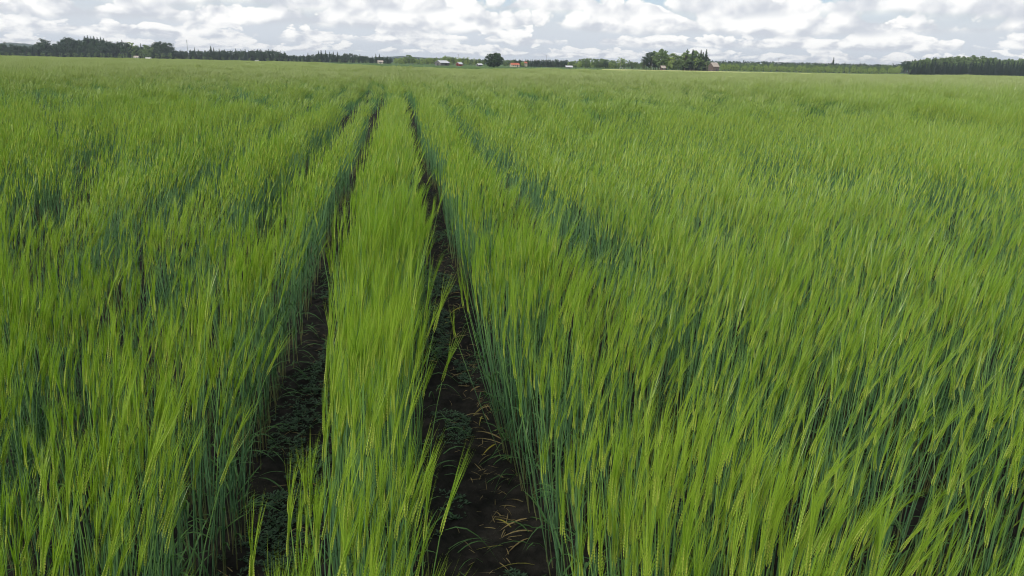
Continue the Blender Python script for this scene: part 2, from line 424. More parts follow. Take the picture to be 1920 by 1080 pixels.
# narrow gaps between the drill passes, parallel to the tracks: centre, half width, strength
FURROWS = [(-1.03, .25, 1.0), (1.13, .27, 1.0), (-1.80, .24, 1.0), (1.98, .26, 1.0), (-2.62, .25, 1.0), (2.85, .26, 1.0), (-3.45, .25, .95), (3.7, .27, 1.0)] + \
          [(sd*(4.4+.85*k),   .28, .95) for k in range(10) for sd in (-1, 1)]
def crop(x, y):
    """density 0..1 and height factor of the crop at a point"""
    wob = (vnoise(x*0+3.1, y*0.9, 3)-.5)*.06; open_ = .025*sstep(2.5, 6, y)*(1-sstep(9, 16, y))
    d = np.ones_like(x); h = np.ones_like(x)
    for c, w in TRACKS:
        near = 1-sstep(1.4, 5.0, y)                   # the strip between the tracks thins out towards the walker
        wi = w+near*(.13 if c > 0 else .07); e = np.where((x-c-wob)*c < 0, np.abs(x-c-wob)-wi-open_, np.abs(x-c-wob)-w-.01-open_)-(vnoise(x*7, y*5, 5)-.5)*.06
        d *= np.maximum(sstep(-.012, .02, e), .6*sstep(16, 34, y)); h *= 1-(.07+.10*sstep(16, 34, y))*np.exp(-np.maximum(e, 0)/.05)
    for c, w, s in FURROWS:
        dx = (x-c-wob*1.5-(vnoise(y*.35, y*0+c, 9)-.5)*.12)/w
        amp = s*np.clip(.74+.7*vnoise(y*.45+c*7, y*0, 21), 0, 1)*((.40 if c < 0 else .25)+(.60 if c < 0 else .75)*sstep(1.8, 4.5, np.hypot(x, y)))*(1-.35*sstep(22, 60, y))
        d *= 1-.98*amp*np.exp(-dx**4); h *= 1-.30*amp*np.exp(-(dx/1.3)**2)
    n1 = vnoise(x*1.6, y*1.0, 31); n2 = vnoise(x*4.5, y*2.8, 32); n5 = vnoise(x*13, y*8, 36); lo = np.where(x > .45, .50, .38); d *= lo+(1-lo)*sstep(.30, .58, n5); n3 = vnoise(x*.35, y*.22, 33)+1.3*(vnoise(x*.09, y*.05, 34)-.5)+1.0*(vnoise(x*.03+4, y*.09, 35)-.5)
    gap = sstep(.34, .60, .5*n1+.5*n2)
    far = sstep(6, 40, y)
    d *= (1-far*.4)*(np.where(x < -.6, .22, .42)+np.where(x < -.6, .78, .58)*gap)+far*.4
    h *= (1+.20*(n1-.5)+.20*(n2-.5)+.12*(n3-.5)+.11*(n5-.5))
    # lodged streaks and cross tracks farther out on the left
    for (xc, yc, lx, ly, s) in ((-24, 62, 12, 1.0, .28), (-34, 88, 16, 1.6, .3), (-13, 60, 5, .8, .25), (-42, 66, 16, 1.2, .22), (-12, 96, 6, 1.0, .3), (45, 70, 22, 2.0, .12), (20, 44, 9, .9, .15)):
        h *= 1-s*np.exp(-((x-xc)/lx)**2-((y-yc-.05*(x-xc))/ly)**2)
    return d, h
def scatter(n_per_m2, y0, y1, lo=.555, hi=.875, pad=2.2):
    pts = []
    edges = np.geomspace(max(y0, .3), y1, 14); edges[0] = y0
    for a, b in zip(edges[:-1], edges[1:]):
        xl, xr = -lo*b-pad, hi*b+pad
        n = int((xr-xl)*(b-a)*n_per_m2)
        pts.append(np.stack([rng.uniform(xl, xr, n), rng.uniform(a, b, n)], 1))
    p = np.concatenate(pts); return p[:, 0], p[:, 1]
def field_points():
    P, V, ROT, S = [], [], [], []
    def push(x, y, var, h, tilt, yaw_s, sc=1.0):
        n = len(x)
        gust = vnoise(x*.5+7, y*.35, 41)*.6+vnoise(x*2.2, y*1.4, 42)*.4
        yaw = rng.normal(0.15, yaw_s, n) + (gust-.5)*1.0
        ry = ((gust-.45)*.24+.045*sstep(-.5, 2.0, x)-.01)*tilt+rng.normal(0, .05, n)*tilt; rx = rng.normal(-.02, .05, n)*tilt
        for c, w in TRACKS:
            e = (x-c)*np.sign(c)-w; ry = ry-np.sign(c)*tilt*np.where(e > -.03, .19*np.exp(-np.maximum(e, 0)/.13), 0)*(1.0 if c > 0 else .30)*(1-.6*sstep(4, 12, y))
        inner = sstep(.32, .20, np.abs(x+.06))*sstep(7, 3, y); ry = ry*(1-.6*inner)-.03*inner
        P.append(np.stack([x, y, np.full(n, -.01)], 1)); V.append(var)
        ROT.append(np.stack([rx, ry, yaw], 1))
        s = h*rng.normal(1.0, (.085 if sc == 1 else .04), n); xy = sc*np.ones(n)
        S.append(np.stack([xy, xy, s], 1))
    x, y = scatter(900, .45, 6.0, pad=1.4); d, h = crop(x, y); k = rng.random(len(x)) < d
    push(x[k], y[k], rng.integers(0, NV, k.sum()), h[k], 1, .55)
    x, y = scatter(700, 6.0, 17.0); d, h = crop(x, y); k = rng.random(len(x)) < d
    push(x[k], y[k], NV+rng.integers(0, NV, k.sum()), h[k], 1, .5)
    x, y = scatter(20, 16.6, 55.0, pad=4); d, h = crop(x, y); k = (rng.random(len(x)) < d**1.6) & (np.hypot(x, y) < field_radius(x, y)-.3)
    for c, w in TRACKS: k &= (np.abs(x-c) > w+.15-.13*sstep(17, 40, y)) | (rng.random(len(x)) < .25*sstep(18, 34, y))
    push(x[k], y[k], 2*NV+rng.integers(0, 5, k.sum()), h[k], .8, .3)
    # narrow band along the tracks all the way to the far edge
    ya = rng.uniform(55, 128, 9000); xa = rng.uniform(-2.6, 2.6, 9000); d, h = crop(xa, ya); k = (rng.random(9000) < d**1.6) & (np.hypot(xa, ya) < field_radius(xa, ya)-.3)
    for c, w in TRACKS: k &= (np.abs(xa-c) > w+.03) | (rng.random(9000) < .3)
    push(xa[k], ya[k], 2*NV+rng.integers(0, 5, k.sum()), h[k], .8, .3)
    x, y = scatter(1.25, 54.0, 240.0, pad=8); d, h = crop(x, y); k = (np.abs(x) > 3.2) & (np.hypot(x, y) < field_radius(x, y)-1.0)
    push(x[k], y[k], 2*NV+5+rng.integers(0, 5, k.sum()), h[k], .6, .25, 1.05)
    return np.concatenate(P), np.concatenate(V), np.concatenate(ROT), np.concatenate(S)
BP, BV, BR, BS = field_points()

def individuals():
    """the 300 stalks that show largest stand as plants of their own; the rest become one crop object"""
    near = np.where(BV < NV)[0]
    v = BP[near]-np.array([0, 0, CAM_H-.8]); d = np.linalg.norm(v, axis=1)
    c = np.stack([_X, _Y, _Z], 1)                       # world -> camera
    q = (BP[near]-np.array([0, 0, CAM_H])+np.array([.05, 0, .74])) @ c.T
    u = q[:, 0]/-q[:, 2]*F_PX+W_PX/2; w = H_PX/2-q[:, 1]/-q[:, 2]*F_PX
    ok = (q[:, 2] < -.2) & (u > 10) & (u < W_PX-10) & (w > 250) & (w < 1060)
    idx = near[ok][np.argsort(d[ok])[:300]]
    meshes = []
    for st, er, aw, lv in NEAR_PARTS:
        meshes.append((st.mesh('stem', [M_STEM]), er.mesh('ear', [M_EAR]), aw.mesh('awn_tuft', [M_AWN]), [l.mesh('leaf', [M_LEAF, M_LIG]) for l in lv]))
    for i in idx:
        x, y, z = BP[i]; st, er, aw, lv = meshes[BV[i]]
        e = empty('barley_plant', (x, y, z)); e.rotation_euler = BR[i].tolist(); e.scale = BS[i].tolist()
        hz = BS[i][2]*float(np.asarray(HEIGHTS)[BV[i]]); ln = abs(BR[i][1])+abs(LEANS[BV[i]])*.8
        how = ('tall ' if hz > .80 else 'short ' if hz < .68 else '')+('leaning ' if ln > .13 else 'upright ' if ln < .07 else 'slightly tilted ')
        edge = min(abs(abs(x-c)-w) for c, w in TRACKS) < .09
        if TRACKS[0][0] < x < TRACKS[1][0]: tag(e, how+'barley plant '+('on the rim of' if edge else 'inside')+' the narrow strip between the wheel tracks', 'barley', 'barley plants between the tracks')
        elif x > 0: tag(e, how+'barley plant '+('on the bank of' if edge else 'deep in the crop beside')+' the leaf-littered wheel track', 'barley', 'barley plants beside the littered track')
        else: tag(e, how+'barley plant '+('on the bank of' if edge else 'deep in the crop beside')+' the weedy wheel track', 'barley', 'barley plants beside the weedy track')
        def part(me, nm, par):
            o = bpy.data.objects.new(nm, me); C.objects.link(o); o.parent = par; return o
        part(st, 'stem', e); eo = part(er, 'ear', e); a = part(aw, 'awn_tuft', eo); a['kind'] = 'stuff'
        for l in lv: part(l, 'leaf', e)
    keep = np.ones(len(BP), bool); keep[idx] = False
    return keep
KEEP = individuals()

def scatter_object(name, P, V, ROT, S, protos, label, cat):
    """one object whose points carry instances of the plant meshes (geometry nodes)"""
    me = bpy.data.meshes.new(name); me.vertices.add(len(P)); me.vertices.foreach_set('co', P.astype(np.float32).ravel())
    a = me.attributes.new('variant', 'INT', 'POINT'); a.data.foreach_set('value', V.astype(np.int32))
    a = me.attributes.new('rot', 'FLOAT_VECTOR', 'POINT'); a.data.foreach_set('vector', ROT.astype(np.float32).ravel())
    a = me.attributes.new('scl', 'FLOAT_VECTOR', 'POINT'); a.data.foreach_set('vector', S.astype(np.float32).ravel())
    o = bpy.data.objects.new(name, me); C.objects.link(o); tag(o, label, cat, None, 'stuff')
    ng = bpy.data.node_groups.new(name, 'GeometryNodeTree')
    ng.interface.new_socket('Geometry', in_out='INPUT', socket_type='NodeSocketGeometry')
    ng.interface.new_socket('Geometry', in_out='OUTPUT', socket_type='NodeSocketGeometry')
    N, L = ng.nodes, ng.links
    gi = N.new('NodeGroupInput'); go = N.new('NodeGroupOutput'); jn = N.new('GeometryNodeJoinGeometry'); L.new(jn.outputs[0], go.inputs[0])
    def attr(nm, ty):
        n = N.new('GeometryNodeInputNamedAttribute'); n.data_type = ty; n.inputs['Name'].default_value = nm
        return [s for s in n.outputs if s.enabled and s.name == 'Attribute'][0]
    av, ar, asc = attr('variant', 'INT'), attr('rot', 'FLOAT_VECTOR'), attr('scl', 'FLOAT_VECTOR')
    for k, p in enumerate(protos):
        if not (V == k).any(): continue
        oi = N.new('GeometryNodeObjectInfo'); oi.inputs['Object'].default_value = p; oi.inputs['As Instance'].default_value = False
        cp = N.new('FunctionNodeCompare'); cp.data_type = 'INT'; cp.operation = 'EQUAL'
        ins = [s for s in cp.inputs if s.enabled]; L.new(av, ins[0]); ins[1].default_value = k
        ip = N.new('GeometryNodeInstanceOnPoints')
        L.new(gi.outputs[0], ip.inputs['Points']); L.new(cp.outputs[0], ip.inputs['Selection']); L.new(oi.outputs['Geometry'], ip.inputs['Instance'])
        L.new(ar, ip.inputs['Rotation']); L.new(asc, ip.inputs['Scale']); L.new(ip.outputs[0], jn.inputs[0])
    md = o.modifiers.new('scatter', 'NODES'); md.node_group = ng
    return o
scatter_object('barley_crop', BP[KEEP], BV[KEEP], BR[KEEP], BS[KEEP], PROTO, 'green barley crop with silky awns covering the field', 'barley')
print('barley points', len(BP))

# ------------------------------------------------------------------ trees
M_BARK = plain('bark', (0.06, 0.05, 0.04), (0.11, 0.09, 0.07), 3, 0.9)
M_BIRCHBARK = plain('birch_bark', (0.30, 0.29, 0.27), (0.5, 0.49, 0.46), 3, 0.8)
M_SPRUCE = leafy('spruce_needles', (0.026, 0.050, 0.028), (0.044, 0.078, 0.038), 0.10, 0.7, 0.15, 0.15)
M_DARKLEAF = leafy('dark_foliage', (0.034, 0.066, 0.030), (0.054, 0.096, 0.040), 0.2, 0.6, 0.2, 0.2)
M_MIDLEAF = leafy('mid_foliage', (0.115, 0.18, 0.06), (0.165, 0.24, 0.085), 0.25, 0.6, 0.2, 0.15)
M_PALELEAF = leafy('pale_foliage', (0.25, 0.35, 0.095), (0.34, 0.43, 0.13), 0.35, 0.6, 0.2, 0.12)
def leaf_quad(mb, c, r, size, flat=0.0, out=None):
    n = Vector((r.gauss(0, 1), r.gauss(0, 1), r.gauss(0, 1)))
    if out is not None: n = n*0.45+out*1.3
    n.normalize(); a = n.orthogonal().normalized(); b = n.cross(a); th = r.uniform(0, 6.28)
    a, b = a*math.cos(th)+b*math.sin(th), b*math.cos(th)-a*math.sin(th)
    l, w = size*r.uniform(.7, 1.3), size*r.uniform(.45, .8)
    mb.add([c-a*l, c+b*w*r.uniform(.6, 1), c+a*l*r.uniform(.8, 1), c-b*w], [(0, 1, 2, 3)])
def tree_mesh(kind, seed):
    """unit-height tree: (trunk MB, crown MB)"""
    r = random.Random(seed); tr, cr = MB(), MB()
    if kind == 'spruce':
        tr.tube([(0, 0, -.02), (0, 0, .5), (0, 0, .97)], [.014, .009, .002], 6)
        wd = r.uniform(.15, .21); n = 44
        for k in range(n):
            z = .05+.93*(k/n)**.92; rad = wd*(1-z)**.75*r.uniform(.75, 1.15)+.006
            m = max(3, int(16*(1-z)))
            a0 = r.uniform(0, 6.28)
            for j in range(m):
                a = a0+6.283*j/m+r.gauss(0, .2); rr = rad*r.uniform(.65, 1.15)
                o = Vector((math.cos(a), math.sin(a), 0)); t = Vector((-o.y, o.x, 0)); w = .75*rr+.012
                dz = -.30*rr
                cr.add([Vector((0, 0, z+.012)), o*rr*.6+t*w*.6+Vector((0, 0, z+dz*.6)), o*rr+Vector((0, 0, z+dz-.008)), o*rr*.6-t*w*.6+Vector((0, 0, z+dz*.6))], [(0, 1, 2, 3)])
                if j % 3 == 0: tr.tube([(0, 0, z), o*rr*.8+Vector((0, 0, z+dz*.8))], [.003, .001], 3)
    elif kind == 'pine':
        tr.tube([(0, 0, -.02), (.01, 0, .4), (-.01, .01, .9)], [.018, .013, .004], 6)
        for k in range(20):
            z = r.uniform(.38, .97); a = r.uniform(0, 6.28); rr = r.uniform(.04, .19)*(1.2-.7*abs(z-.6)/.4*.8)
            c = Vector((math.cos(a)*rr, math.sin(a)*rr, z))
            tr.tube([(0, 0, z-.06), c], [.005, .002], 4)
            for j in range(42):
                q = Vector((r.gauss(0, .048), r.gauss(0, .048), r.gauss(0, .024))); leaf_quad(cr, c+q, r, .028)
    else:
        if kind == 'round': zc, rx, rz, nl, nq, s = .53, .38, .46, 54, 46, .034
        elif kind == 'oak': zc, rx, rz, nl, nq, s = .51, .60, .49, 130, 60, .034
        elif kind == 'tall': zc, rx, rz, nl, nq, s = .57, .26, .42, 44, 44, .030
        elif kind == 'birch': zc, rx, rz, nl, nq, s = .58, .17, .42, 30, 36, .026
        else: zc, rx, rz, nl, nq, s = .50, .42, .50, 26, 40, .036     # bush
        tr.tube([(0, 0, -.02), (r.uniform(-.02, .02), r.uniform(-.02, .02), zc*.5), (r.uniform(-.03, .03), 0, zc+rz*.6)], [.026, .018, .004], 7)
        for k in range(nl):
            while True:
                p = Vector((r.uniform(-1, 1), r.uniform(-1, 1), r.uniform(-1, 1)))
                if .25 < p.length < 1: break
            p *= r.uniform(.75, 1.0)/max(p.length, .72) if r.random() < .55 else 1
            sq = 1.0 if p.z > 0 else .92
            c = Vector((p.x*rx*sq, p.y*rx*sq, zc+p.z*rz)); lr = r.uniform(.07, .13)*(rx/.38 if rx < .38 else 1.0)
            if k % 3 == 0: tr.tube([(0, 0, max(.1, zc+p.z*rz*.3-.12)), c*.6+Vector((0, 0, .4*(c.z-.1))), c], [.008, .005, .002], 4)
            for j in range(nq):
                o = Vector((r.gauss(0, 1), r.gauss(0, 1), r.gauss(0, 1))).normalized()
                leaf_quad(cr, c+Vector((o.x, o.y, o.z*.8))*lr*r.uniform(.6, 1.05), r, s, out=o*.8)
    return tr, cr
TREES = {}
def tree_proto(kind, leafmat, bark, seeds):
    out = []
    for s in seeds:
        a, b = tree_mesh(kind, s); out.append((a.mesh('trunk', [bark]), b.mesh('crown', [leafmat])))
    return out
TREES['spruce'] = tree_proto('spruce', M_SPRUCE, M_BARK, range(1, 6))
TREES['pine'] = tree_proto('pine', M_DARKLEAF, M_BARK, range(11, 14))
TREES['dark'] = tree_proto('round', M_DARKLEAF, M_BARK, range(21, 25))
TREES['talldark'] = tree_proto('tall', M_DARKLEAF, M_BARK, range(26, 29))
TREES['mid'] = tree_proto('round', M_MIDLEAF, M_BARK, range(31, 34))
TREES['tallmid'] = tree_proto('tall', M_MIDLEAF, M_BARK, range(36, 39))
TREES['pale'] = tree_proto('round', M_PALELEAF, M_BARK, range(41, 44))
TREES['tallpale'] = tree_proto('tall', M_PALELEAF, M_BARK, range(46, 49))
TREES['birch'] = tree_proto('birch', M_PALELEAF, M_BIRCHBARK, range(51, 53))
TREES['bush'] = tree_proto('bush', M_MIDLEAF, M_BARK, range(61, 63))
TREES['palebush'] = tree_proto('bush', M_PALELEAF, M_BARK, range(63, 66))
TREES['oak'] = tree_proto('oak', M_DARKLEAF, M_BARK, range(71, 72))
TNAME = {'spruce': 'spruce_tree', 'pine': 'pine_tree', 'dark': 'broadleaf_tree', 'talldark': 'broadleaf_tree', 'mid': 'broadleaf_tree', 'tallmid': 'broadleaf_tree', 'pale': 'broadleaf_tree',
         'tallpale': 'broadleaf_tree', 'birch': 'birch_tree', 'bush': 'bush', 'palebush': 'young_tree', 'oak': 'lone_oak_tree'}
TWORD = {'spruce': 'dark pointed spruce', 'pine': 'dark pine', 'dark': 'dark round-crowned broadleaf tree', 'talldark': 'dark slender broadleaf tree', 'mid': 'green round-crowned broadleaf tree',
         'tallmid': 'green slender broadleaf tree', 'pale': 'pale green round-crowned tree', 'tallpale': 'pale green slender tree', 'birch': 'thin pale birch', 'bush': 'low green bush', 'palebush': 'young pale green bushy tree', 'oak': 'dense dark round tree'}
trnd = random.Random(99)
def plant(kind, px, top, D, where, group, wide=1.0, label=None):
    D *= FAR; p = spot(px, D); h = height_at(px, top, D); tm, cm = trnd.choice(TREES[kind])
    e = empty(TNAME[kind], (p.x, p.y, p.z-.1), trnd.uniform(0, 6.28)); w = h*wide*trnd.uniform(.9, 1.12); e.scale = (w, w, h)
    tall = 'towering ' if h > 24 else 'tall ' if h > 17 else 'medium-sized ' if h > 11 else 'small '
    tag(e, label or ((tall if 'low' not in TWORD[kind] else '')+TWORD[kind]+' '+where), 'bush' if kind == 'bush' else 'tree', group+', '+TWORD[kind])
    for nm, me in (('trunk', tm), ('crown', cm)):
        o = bpy.data.objects.new(nm, me); C.objects.link(o); o.parent = e
    return e
INNER = []
def inner(rows, D, jit=25):
    for kind, wide, items in rows:
        for px, top in items:
            d = (D+trnd.uniform(-jit, jit))*FAR; p = spot(px, d); h = height_at(px, top, d); w = h*wide*trnd.uniform(.9, 1.12)
            INNER.append((kind, (p.x, p.y, p.z-.1), trnd.uniform(0, 6.28), (w, w, h)))
def wood(rows, where, group, D, jit=25):
    for kind, wide, items in rows:
        for px, top in items: plant(kind, px+trnd.uniform(-.5, .5), top, D+trnd.uniform(-jit, jit), where, group, wide)
def line(kind, wide, x0, x1, step, top0, top1, jx=2.0, jt=1.5):
    it = []; x = x0
    while x < x1:
        it.append((x+trnd.uniform(-jx, jx), top0+(top1-top0)*(x-x0)/(x1-x0)+trnd.uniform(-jt, jt*.6))); x += step
    return (kind, wide, it)
# tall dark wood, its outline read off the photograph
wood([('spruce', 1.2, [(152, 71.5), (163, 66), (168, 64.5), (174, 67), (180, 66.5), (186, 68), (192, 67.5), (198, 70), (204, 74), (231, 73.5), (236, 77), (104, 82), (266, 80), (288, 80), (62, 84)]),
      ('dark', 1.0, [(8, 79), (26, 83), (38, 85), (50, 85.5), (62, 86), (86, 76), (74, 82), (112, 78), (127, 70.5), (138, 72), (147, 76), (158, 80), (176, 80), (190, 80), (212, 78), (224, 79), (238, 80), (298, 80), (310, 80.5), (286, 86), (-14, 78), (-34, 80)]),
      ('pine', 1.4, [(82, 72.5), (90, 76), (305, 78.5), (296, 79), (318, 81), (312, 80)]),
      ('birch', 1.3, [(247, 77), (158, 82)]), ('mid', 1.0, [(256, 84), (277, 83)])],
     'in the tall dark wood by the white van', 'tall dark wood', 930)
PROFILE = [(-60, 79), (8, 80), (40, 86), (70, 83), (82, 74), (100, 82), (112, 78), (127, 71), (150, 74), (166, 67), (192, 69), (206, 76), (228, 77), (250, 84), (282, 83), (300, 80), (318, 82), (326, 93), (396, 92), (440, 93), (520, 94), (536, 100), (560, 104), (600, 98), (626, 98), (642, 104), (670, 103), (690, 106), (700, 104), (712, 103), (734, 110)]
def fill(kind, wide, x0, x1, step, drop, jit=1.5):
    it = []; x = x0
    while x < x1:
        it.append((x+trnd.uniform(-2, 2), float(np.interp(x, [p[0] for p in PROFILE], [p[1] for p in PROFILE]))+drop+trnd.uniform(-jit, jit))); x += step
    return (kind, wide, it)
inner([fill('talldark', 1.2, -40, 326, 6, 4), fill('spruce', 1.5, -30, 326, 8, 5, 3), line('dark', 1.15, -40, 330, 11, 90, 92)], 950)
inner([fill('talldark', 1.2, 328, 735, 6, 2.5), fill('spruce', 1.5, 330, 735, 7, 3, 2), line('dark', 1.2, 325, 690, 12, 101, 107)], 980)
wood([line('bush', 1.2, -30, 330, 14, 98, 99, 3, 1)], 'at the foot of the tall dark wood by the white van', 'foot of the tall dark wood', 890)
wood([('spruce', 1.25, [(340, 92), (350, 95), (358, 92), (366, 88), (373, 92), (380, 95), (396, 85), (402, 88), (412, 90), (422, 92), (433, 93), (443, 90), (453, 91), (461, 91), (467, 93), (472, 92), (478, 91), (484, 91), (490, 92), (498, 93), (505, 91), (512, 92), (520, 93), (527, 94), (533, 95),
                         (540, 103), (550, 102), (556, 102), (563, 103), (570, 101), (578, 98), (585, 101), (593, 101), (598, 94), (603, 93), (611, 93), (618, 96), (626, 95.5), (633, 96), (642, 103)]),
      ('dark', 1.1, [(330, 94), (346, 96), (362, 96), (378, 96), (390, 96), (406, 95), (418, 96), (430, 96), (445, 95), (458, 95), (472, 95), (486, 94), (500, 95), (512, 95), (524, 97), (534, 99), (580, 103), (596, 102), (610, 101), (624, 101), (638, 103), (648, 100), (657, 100), (667, 102), (677, 102.5), (687, 105)])],
     'in the long dark wood beside the radio mast', 'long dark wood', 960)
wood([line('bush', 1.2, 330, 690, 17, 105, 112, 3, 1)], 'at the foot of the long dark wood beyond the mast', 'foot of the long dark wood', 920)
wood([('spruce', 1.2, [(698, 104), (705, 99.8), (711, 100), (720, 104), (727, 104)]), ('dark', 1.1, [(696, 108), (706, 106), (716, 107), (726, 108), (732, 110)])], 'around the dull-roofed farmhouse', 'farmhouse trees', 900)
# pale mixed wood behind the silver-roofed barns
wood([('pale', 1.0, [(742, 108), (749, 107), (756, 108), (782, 109), (792, 109)]), ('mid', 1.0, [(767, 102), (774, 106), (760, 106)]),
      ('tallpale', 1.1, [(800, 108), (806, 107), (812, 108), (819, 107), (826, 108), (835, 103), (841, 105), (846, 106), (855, 106.5), (862, 107), (870, 107), (878, 107)]),
      ('tallmid', 1.1, [(788, 109), (803, 109), (815, 109), (830, 108), (850, 107), (866, 108), (874, 108), (884, 109.5), (892, 110), (900, 110.5), (908, 111)]),
      ('birch', 1.3, [(889, 108.5), (898, 109)])], 'behind the silver-roofed barns', 'wood behind the barns', 840)
wood([('palebush', 1.1, [(738, 115), (748, 116), (758, 116.5), (778, 116), (790, 116), (806, 117), (846, 117), (876, 117), (888, 117), (898, 118), (906, 119)])], 'in front of the wood by the silver-roofed barns', 'bushes by the barns', 800)
plant('oak', 926, 98.5, 560, '', 'lone tree', 1.0, 'dense dark round tree standing alone at the field edge')
wood([('mid', 1.0, [(946, 112), (953, 112), (961, 112), (990, 114), (976, 114)]), ('pale', 1.0, [(980, 114.5), (948, 115)]), ('spruce', 1.4, [(957, 110.5), (963, 110), (967, 109.5), (973, 110.5), (979, 111)]), ('dark', 1.1, [(966, 112), (974, 112)])],
     'around the red-roofed house', 'trees at the red-roofed house', 800)
wood([line('spruce', 1.5, 986, 1064, 4.2, 110.5, 111, 1, 1.2), line('talldark', 1.2, 988, 1062, 6, 112, 112.5), line('bush', 1.2, 990, 1064, 12, 121, 123)], 'in the straight dark plantation beside the red-roofed house', 'dark plantation', 820)
wood([('mid', 1.1, [(1072, 114), (1080, 113), (1090, 110), (1098, 108.5), (1108, 108.5), (1116, 109.5), (1124, 109), (1132, 110), (1140, 111), (1148, 112), (1155, 114)]), ('pale', 1.1, [(1068, 116), (1076, 115), (1086, 114), (1112, 114), (1128, 115), (1144, 116), (1152, 117)]),
      ('dark', 1.0, [(1102, 112), (1120, 113), (1136, 113)]), ('palebush', 1.2, [(1084, 121), (1096, 122), (1110, 121), (1122, 122), (1134, 121), (1146, 122), (1156, 122)])], 'in the rounded leafy wood beside the small white-roofed shed', 'rounded leafy wood', 760)
wood([('birch', 1.5, [(1162, 107), (1167, 108.5), (1173, 111.5)]), ('tallmid', 1.2, [(1166, 112), (1178, 112), (1184, 114), (1192, 115), (1199, 117)]), ('mid', 1.0, [(1160, 118), (1172, 119), (1186, 119), (1196, 120)])], 'in the thin row of trees joining the grove', 'thin row of trees', 740)
# grove with the power poles
wood([('pine', 1.5, [(1212, 100), (1220, 97), (1208, 105)]), ('tallmid', 1.3, [(1226, 96), (1234, 92.5), (1240, 92), (1262, 97), (1284, 93), (1292, 94), (1300, 95), (1308, 95)]), ('spruce', 1.3, [(1245, 92.5), (1287, 90), (1297, 91), (1303, 93), (1312, 91.5), (1322, 90.5), (1317, 96)]),
      ('pale', 0.9, [(1248, 99), (1254, 102), (1268, 108)]), ('talldark', 1.3, [(1216, 106), (1230, 103), (1278, 104), (1294, 103), (1306, 103), (1320, 105), (1326, 110)]), ('tallpale', 1.1, [(1281, 100), (1290, 102), (1302, 104), (1314, 106)]),
      ('mid', 1.0, [(1206, 114), (1260, 111), (1272, 111), (1314, 113), (1326, 114)]), ('bush', 1.1, [(1210, 122), (1222, 123), (1264, 121), (1276, 121), (1300, 123), (1314, 124)])],
     'in the tall grove beside the red-brown barn', 'tall grove', 640, 10)
# young pale trees with the darker forest behind
wood([line('palebush', .9, 1350, 1692, 7.0, 123, 129.5, 2.5, 3.0), line('tallpale', 1.2, 1355, 1692, 13.0, 120.5, 127, 3, 2.5), line('palebush', .9, 1353, 1692, 9.0, 126, 131, 2, 1.5)], 'in the row of young trees beyond the sunlit meadow', 'young trees beyond the meadow', 700, 20)
wood([line('tallmid', 1.2, 1344, 1690, 7.0, 117, 123, 2, 2.4), line('spruce', 1.4, 1346, 1690, 12.0, 116, 122, 3, 2.5)], 'behind the young tree row', 'middle rank behind the young trees', 860, 30)
plant('spruce', 1560.5, 106, 820, '', 'lone spruce', 1.1, 'lone tall spruce rising above the young trees')
wood([('tallmid', 1.1, [(1655, 119.5), (1668, 121)]), ('pale', 1.0, [(1684, 123), (1678, 126)])], 'at the end of the young tree row', 'end of the young tree row', 800)
wood([('pine', 1.6, [(1697, 114.5), (1703, 117)])], 'at the corner of the dense dark forest', 'forest corner pines', 700, 5)
wood([line('spruce', 1.5, 1712, 1935, 5.5, 118, 114, 1.5, 4.0), line('spruce', 1.6, 1720, 1935, 9, 124, 122, 2, 2)], 'at the front of the dense dark forest', 'front of the dense dark forest', 720, 12)
RIGHT = [(1700, 113), (1712, 110.5), (1750, 107), (1800, 104.5), (1845, 106), (1870, 110), (1900, 112), (1918, 107.5), (1940, 108)]
def crest(kind, wide, x0, x1, step, jit):
    it = []; x = x0
    while x < x1: it.append((x, float(np.interp(x, [p[0] for p in RIGHT], [p[1] for p in RIGHT]))+trnd.uniform(-jit*.5, jit))); x += step*trnd.uniform(.6, 1.4)
    return (kind, wide, it)
wood([crest('tallmid', 1.2, 1708, 1935, 6.0, 2.5), crest('spruce', 1.3, 1712, 1940, 8, 3)], 'behind the front of the dense dark forest', 'rear of the dense dark forest', 790, 15)

inner([line('tallmid', 1.2, 1712, 1935, 6.0, 114, 113, 1.5, 1.6), line('spruce', 1.3, 1712, 1935, 9.0, 112, 112, 2.5, 3)], 805)
inner([line('tallpale', 1.2, 742, 906, 5.0, 110.5, 113, 2, 1.2), line('mid', 1.2, 742, 906, 6.0, 112.5, 115, 2, 1.2)], 860)
inner([line('tallmid', 1.2, 1346, 1690, 5.0, 120, 125, 2, 1.8)], 800)
def wood_interior():
    """trees crowded behind the visible ones, joined into one object"""
    kinds = sorted({k[0] for k in INNER}); protos = []; base = {}
    for k in kinds:
        base[k] = len(protos)
        for tm, cm in TREES[k]:
            me = cm.copy(); protos.append(bpy.data.objects.new('inner_'+k, me))
    V = np.array([base[k[0]]+trnd.randrange(len(TREES[k[0]])) for k in INNER])
    scatter_object('wood_interior', np.array([k[1] for k in INNER]), V, np.array([(0, 0, k[2]) for k in INNER]), np.array([k[3] for k in INNER]), protos, 'crowded inner trees filling the woods behind the front ranks', 'wood')
wood_interior()

